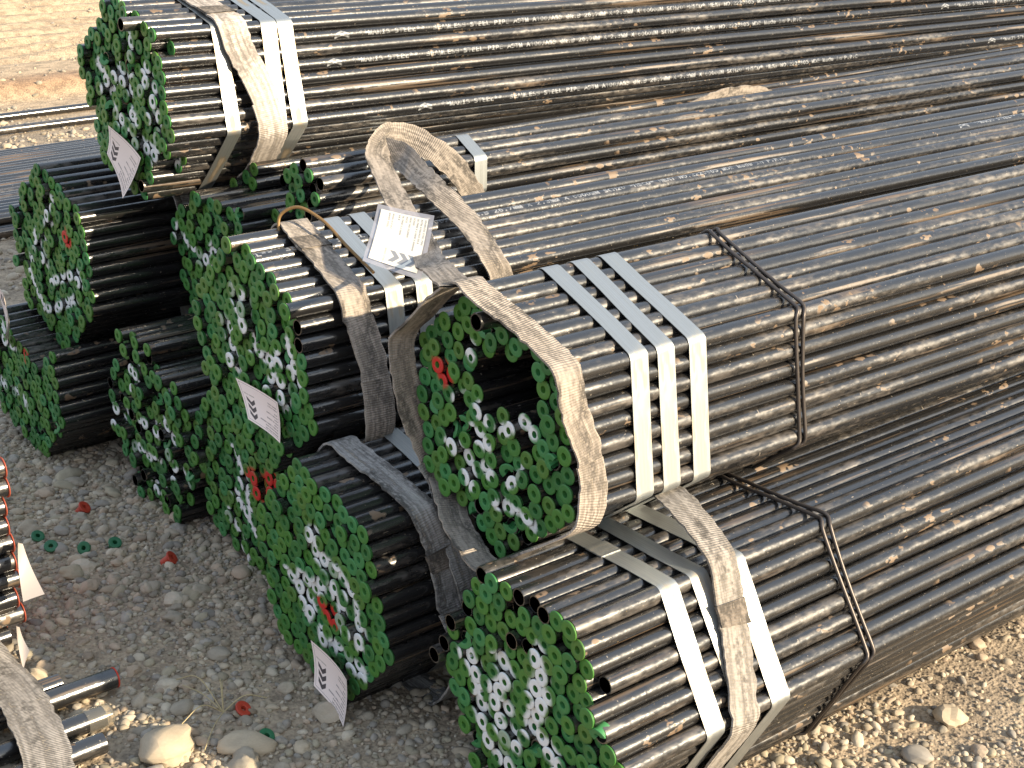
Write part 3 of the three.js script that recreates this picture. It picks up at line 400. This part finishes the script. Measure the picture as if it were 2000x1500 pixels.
// ---------------------------------------------------------------- ground
const gh = (x, z) => 0.012 * (fbm(x * 2.2 + 40, z * 2.2 + 40, 801, 4) - 0.5) + 0.02 * (fbm(x * 0.7 + 9, z * 0.7 + 9, 811, 2) - 0.5) * sstep(1, 4, Math.hypot(x, z)) - 0.004
  + sstep(-4.8, -5.6, x) * (0.10 * sstep(0.4, 0.6, 0.5 + 0.5 * Math.sin(0) * 0) * sstep(-5.4, -5.6, x) * 0)
  + 0.07 * sstep(-5.35, -5.5, x) * (1 - sstep(-6.0, -6.4, x)) + sstep(-6.3, -6.6, x) * 0.026 * Math.sin((x * 1.0 + 0.12 * Math.sin(z * 1.6) + 0.2 * fbm(x * 1.5, z * 1.5, 821, 2)) * 20) * (0.5 + fbm(x, z * 2, 831, 2));
{
  const axis = (parts) => { const o = []; for (const [a, b, s] of parts) for (let x = a; x < b - 1e-6; x += s) o.push(x); o.push(parts[parts.length - 1][1]); return o; };
  const xs = axis([[-900, -100, 200], [-100, -20, 16], [-20, -12, 0.8], [-12, -5.2, 0.06], [-5.2, -1.9, 0.06], [-1.9, 1.2, 0.022], [1.2, 6, 0.6], [6, 100, 16], [100, 900, 200]]), zs = axis([[-900, -100, 200], [-100, -12, 11], [-12, -5, 0.25], [-5, -1.6, 0.085], [-1.6, 0.9, 0.022], [0.9, 6, 0.6], [6, 100, 16], [100, 900, 200]]);
  const P = [], U = [], C = [], I = [], nx = xs.length;
  for (const z of zs) for (const x of xs) {
    P.push(x, Math.hypot(x, z) < 60 ? gh(x, z) : 0, z); U.push(x / 0.9, z / 0.9);
    const a = fbm(x * 1.1 + 5, z * 1.1 + 5, 841, 4), b = fbm(x * 5, z * 5, 851, 3), far = sstep(-4.6, -5.3, x);
    let c = mix3([0.80, 0.80, 0.80], [1.12, 1.08, 1.0], sstep(0.3, 0.7, a * 0.6 + b * 0.4)); c = mix3(c, [1.38, 1.28, 1.13], far);
    const band = sstep(-5.35, -5.45, x) * (1 - sstep(-5.6, -5.7, x)); c = mix3(c, [1.0, 0.76, 0.6], band * 0.85); C.push(...c);
  }
  for (let j = 0; j < zs.length - 1; j++) for (let i = 0; i < nx - 1; i++) { const a = j * nx + i; I.push(a, a + nx, a + 1, a + 1, a + nx, a + nx + 1); }
  const g = new THREE.BufferGeometry(); g.setAttribute('position', new THREE.Float32BufferAttribute(P, 3)); g.setAttribute('uv', new THREE.Float32BufferAttribute(U, 2)); g.setAttribute('color', new THREE.Float32BufferAttribute(C, 3)); g.setIndex(I); g.computeVertexNormals();
  const gk = (x, y) => { const u = x / 1024, v = y / 1024; return { a: fbm(u * 24, v * 24, 861, 5, 24, 24), g: fbm(u * 180, v * 180, 871, 2, 180, 180) }; };
  const map = dataTex(1024, 1024, (x, y) => { const q = gk(x, y); return mix3([0.20, 0.16, 0.12], [0.41, 0.33, 0.245], sstep(0.25, 0.75, q.a * 0.55 + q.g * 0.45)); }, true);
  const bump = dataTex(1024, 1024, (x, y) => { const q = gk(x, y), h = 0.5 * q.a + 0.5 * q.g; return [h, h, h]; });
  const ground = mesh('ground', g, new THREE.MeshStandardMaterial({ map, bumpMap: bump, bumpScale: 0.006, roughness: 1, vertexColors: true })); ground.userData = { kind: 'structure' };
  // pebbles
  const rockGeo = (detail, flat, rough, s) => { const q = new THREE.IcosahedronGeometry(1, detail), p = q.attributes.position; const f = [rr(0.8, 1.2), flat * rr(0.85, 1.1), rr(0.65, 1)]; for (let i = 0; i < p.count; i++) { const v = V3().fromBufferAttribute(p, i); const k = 1 + rough * (fbm(v.x * 1.4 + v.z * 0.7 + s * 3.1 + 20, v.y * 1.4 - v.z * 0.9 + s + 20, 881 + s, 3) - 0.5) * 2; p.setXYZ(i, v.x * k * f[0], v.y * k * f[1], v.z * k * f[2]); } q.computeVertexNormals(); return q; };
  const smooth = (q, amt = 0.7) => { const m = new THREE.BufferGeometry(); m.copy(q); const p = m.attributes.position, key = {}, acc = []; const N = new Float32Array(p.count * 3), fn = m.attributes.normal; for (let i = 0; i < p.count; i++) { const k = p.getX(i).toFixed(4) + ',' + p.getY(i).toFixed(4) + ',' + p.getZ(i).toFixed(4); (key[k] ??= []).push(i); } for (const k in key) { const v = V3(); for (const i of key[k]) v.add(V3().fromBufferAttribute(fn, i)); v.normalize(); for (const i of key[k]) { const w = V3().fromBufferAttribute(fn, i).lerp(v, amt).normalize(); N.set([w.x, w.y, w.z], i * 3); } } m.setAttribute('normal', new THREE.BufferAttribute(N, 3)); return m; };
  const small = [], big = []; for (let i = 0; i < 5; i++) small.push(smooth(rockGeo(1, 0.7, 0.35, i))); for (let i = 0; i < 8; i++) big.push(smooth(rockGeo(i % 2 ? 3 : 2, rr(0.5, 0.7), rr(0.42, 0.66), i + 10), i % 2 ? 0.7 : 0.35));
  const stoneTex = dataTex(256, 256, (x, y) => { const u = x / 256, v = y / 256, a = fbm(u * 6, v * 6, 901, 5, 6, 6), b = fbm(u * 60, v * 60, 911, 2, 60, 60); const k = 0.75 + 0.35 * a + 0.15 * b; return [k * 0.9, k * 0.9, k * 0.9]; }, true);
  const stoneMat = new THREE.MeshStandardMaterial({ roughness: 0.92, map: stoneTex });
  const tones = [[0.37, 0.32, 0.255], [0.31, 0.275, 0.225], [0.42, 0.355, 0.27], [0.30, 0.275, 0.245], [0.38, 0.305, 0.235], [0.45, 0.40, 0.325], [0.34, 0.30, 0.225]];
  const zones = [[-1.75, 0.3, -0.2, 0.75, 22000, 1], [0.45, 1.1, -1.9, 0.2, 13000, 0.9], [-5.2, -1.5, -1.6, 0.9, 6000, 1.8], [0.3, 1.2, 0.1, 0.7, 1500, 1], [-10, -5, -5, -0.8, 900, 2.4]];
  const inst = small.map(() => []), M = new THREE.Matrix4(), Q = new THREE.Quaternion(), E3 = new THREE.Euler();
  const clump = (x, z) => fbm(x * 3.1 + 7, z * 3.1 + 3, 921, 3);
  for (const [x0, x1, z0, z1, n, sc] of zones) for (let i = 0; i < n; i++) {
    const x = rr(x0, x1), z = rr(z0, z1); if (rnd() > 0.25 + 1.5 * sstep(0.3, 0.65, clump(x, z))) continue;
    const u = rnd(), s = sc * (u < 0.66 ? rr(0.0022, 0.0050) : u < 0.93 ? rr(0.0048, 0.0085) : rr(0.008, 0.0125)); E3.set(rr(-0.4, 0.4), rr(0, 6.28), rr(-0.4, 0.4));
    inst[(rnd() * small.length) | 0].push([M.compose(V3(x, gh(x, z) + s * 0.15, z), Q.setFromEuler(E3), V3(s * rr(0.8, 1.4), s, s)).clone(), tones[(rnd() * tones.length) | 0], rr(0.7, 1.15)]);
  }
  const gr = new THREE.Group(); gr.name = 'gravel'; gr.userData = { kind: 'stuff' }; scene.add(gr);
  inst.forEach((l, i) => { const im = new THREE.InstancedMesh(small[i], stoneMat, l.length); im.name = 'pebbles'; im.castShadow = im.receiveShadow = true; l.forEach(([m, c, k], j) => { im.setMatrixAt(j, m); im.setColorAt(j, new THREE.Color().setRGB(c[0] * k * 1.12, c[1] * k * 1.08, c[2] * k * 1.02)); }); gr.add(im); });
  const stoneMats = tones.map((c) => new THREE.MeshStandardMaterial({ roughness: 0.9, map: stoneTex, color: new THREE.Color().setRGB(c[0] * 1.12, c[1] * 1.08, c[2] * 1.02) }));
  const stone = (x, z, s, geo, mi, parent, y) => { const m = new THREE.Mesh(geo ?? big[(rnd() * big.length) | 0], stoneMats[mi ?? ((rnd() * tones.length) | 0)]); m.name = 'stone'; m.castShadow = m.receiveShadow = true; m.position.set(x, y ?? gh(x, z) + s * 0.2, z); m.rotation.set(rr(-0.3, 0.3), rr(0, 6.28), rr(-0.3, 0.3)); m.scale.setScalar(s); (parent ?? ground).add(m); return m; };
  let cnt = 0; for (let i = 0; i < 4000 && cnt < 285; i++) { const left = rnd() < 0.78, x = left ? rr(-1.6, 0.2) : rr(0.5, 1.0), z = left ? rr(-0.15, 0.62) : rr(-1.5, -0.2); if (rnd() > 0.2 + 1.4 * sstep(0.35, 0.6, clump(x, z))) continue; if (left && x > -0.25 && z < 0.1) continue; const u = rnd(); stone(x, z, u < 0.65 ? rr(0.011, 0.016) : u < 0.92 ? rr(0.015, 0.022) : rr(0.021, 0.027)); cnt++; }
  for (const [x, z, s, mi, label] of [[-0.041, 0.355, 0.045, 2, 'largest rock at the bottom edge, tan and half sunlit'], [0.018, 0.262, 0.034, 2, 'tan rock by the bottom edge next to the largest rock, beside a green cap'], [0.025, 0.115, 0.03, 0, 'grey rounded stone below the lowest hanging paper tag'], [-0.369, 0.425, 0.022, 2, 'sunlit block of stone between the orange capped stack and the red capped pipe'], [0.652, -0.631, 0.026, 2, 'pale angular stone in the sunny gravel at the lower right']]) { const m = stone(x, z, s, null, mi, scene); m.name = numbered('rock'); tag(m, label, 'rock'); }
}
// ---------------------------------------------------------------- loose caps and straw on the gravel
const redCap = paintGeo(capLathe(0.0165, 18), () => [0.42, 0.045, 0.022]), greenCap = paintGeo(capLathe(0.0155, 18), () => [0.018, 0.13, 0.055]);
for (const [x, z, red, rx, rz, label] of [[-0.902, 0.099, 1, 0.7, 0.5, 'red plastic cap lying farthest back on the shaded gravel'], [-0.594, 0.066, 1, 0.9, -0.2, 'red plastic cap lying halfway across the shaded gravel'], [-0.064, 0.219, 1, 0.5, 0.7, 'red plastic cap nearest the bottom edge beside dry straw'],
  [-0.841, 0.223, 0, 1.3, 0.2, 'leftmost of the four green caps in a row on the gravel'], [-0.784, 0.221, 0, 0.9, 0.6, 'second from left of the four green caps in a row on the gravel'], [-0.737, 0.175, 0, 0.3, -0.3, 'third from left of the four green caps in a row on the gravel'], [-0.72, 0.12, 0, 1.2, 0.4, 'rightmost of the four green caps in a row on the gravel'], [0.024, 0.229, 0, 1.3, -0.3, 'green cap on the pebbles beside the tan rock near the bottom edge']]) {
  const m = mesh('plastic_plug', red ? redCap : greenCap, capMat); m.position.set(x, gh(x, z) + 0.011, z); m.rotation.set(-rx - (red ? 1.4 : 0.4), 0.6, rz); m.scale.set(0.85, 0.85, 1.3); tag(m, label, 'plastic cap');
}
{
  const gs = []; for (let i = 0; i < 7; i++) { const a = rr(0, 6.28), l = rr(0.05, 0.11), h = rr(0.01, 0.05); gs.push(new THREE.TubeGeometry(new THREE.CatmullRomCurve3([V3(0, 0.004, 0), V3(Math.cos(a) * l * 0.5, h, Math.sin(a) * l * 0.5), V3(Math.cos(a) * l, h * 0.5, Math.sin(a) * l)]), 12, 0.0009, 5)); }
  const m = mesh('dry_straw', mergeGeometries(gs), new THREE.MeshStandardMaterial({ color: new THREE.Color(0.42, 0.34, 0.19), roughness: 0.9 })); m.position.set(-0.07, 0.005, 0.25); tag(m, 'few dry straw stalks on the pebbles near the bottom red cap', 'straw');
}
renderer.render(scene, camera);
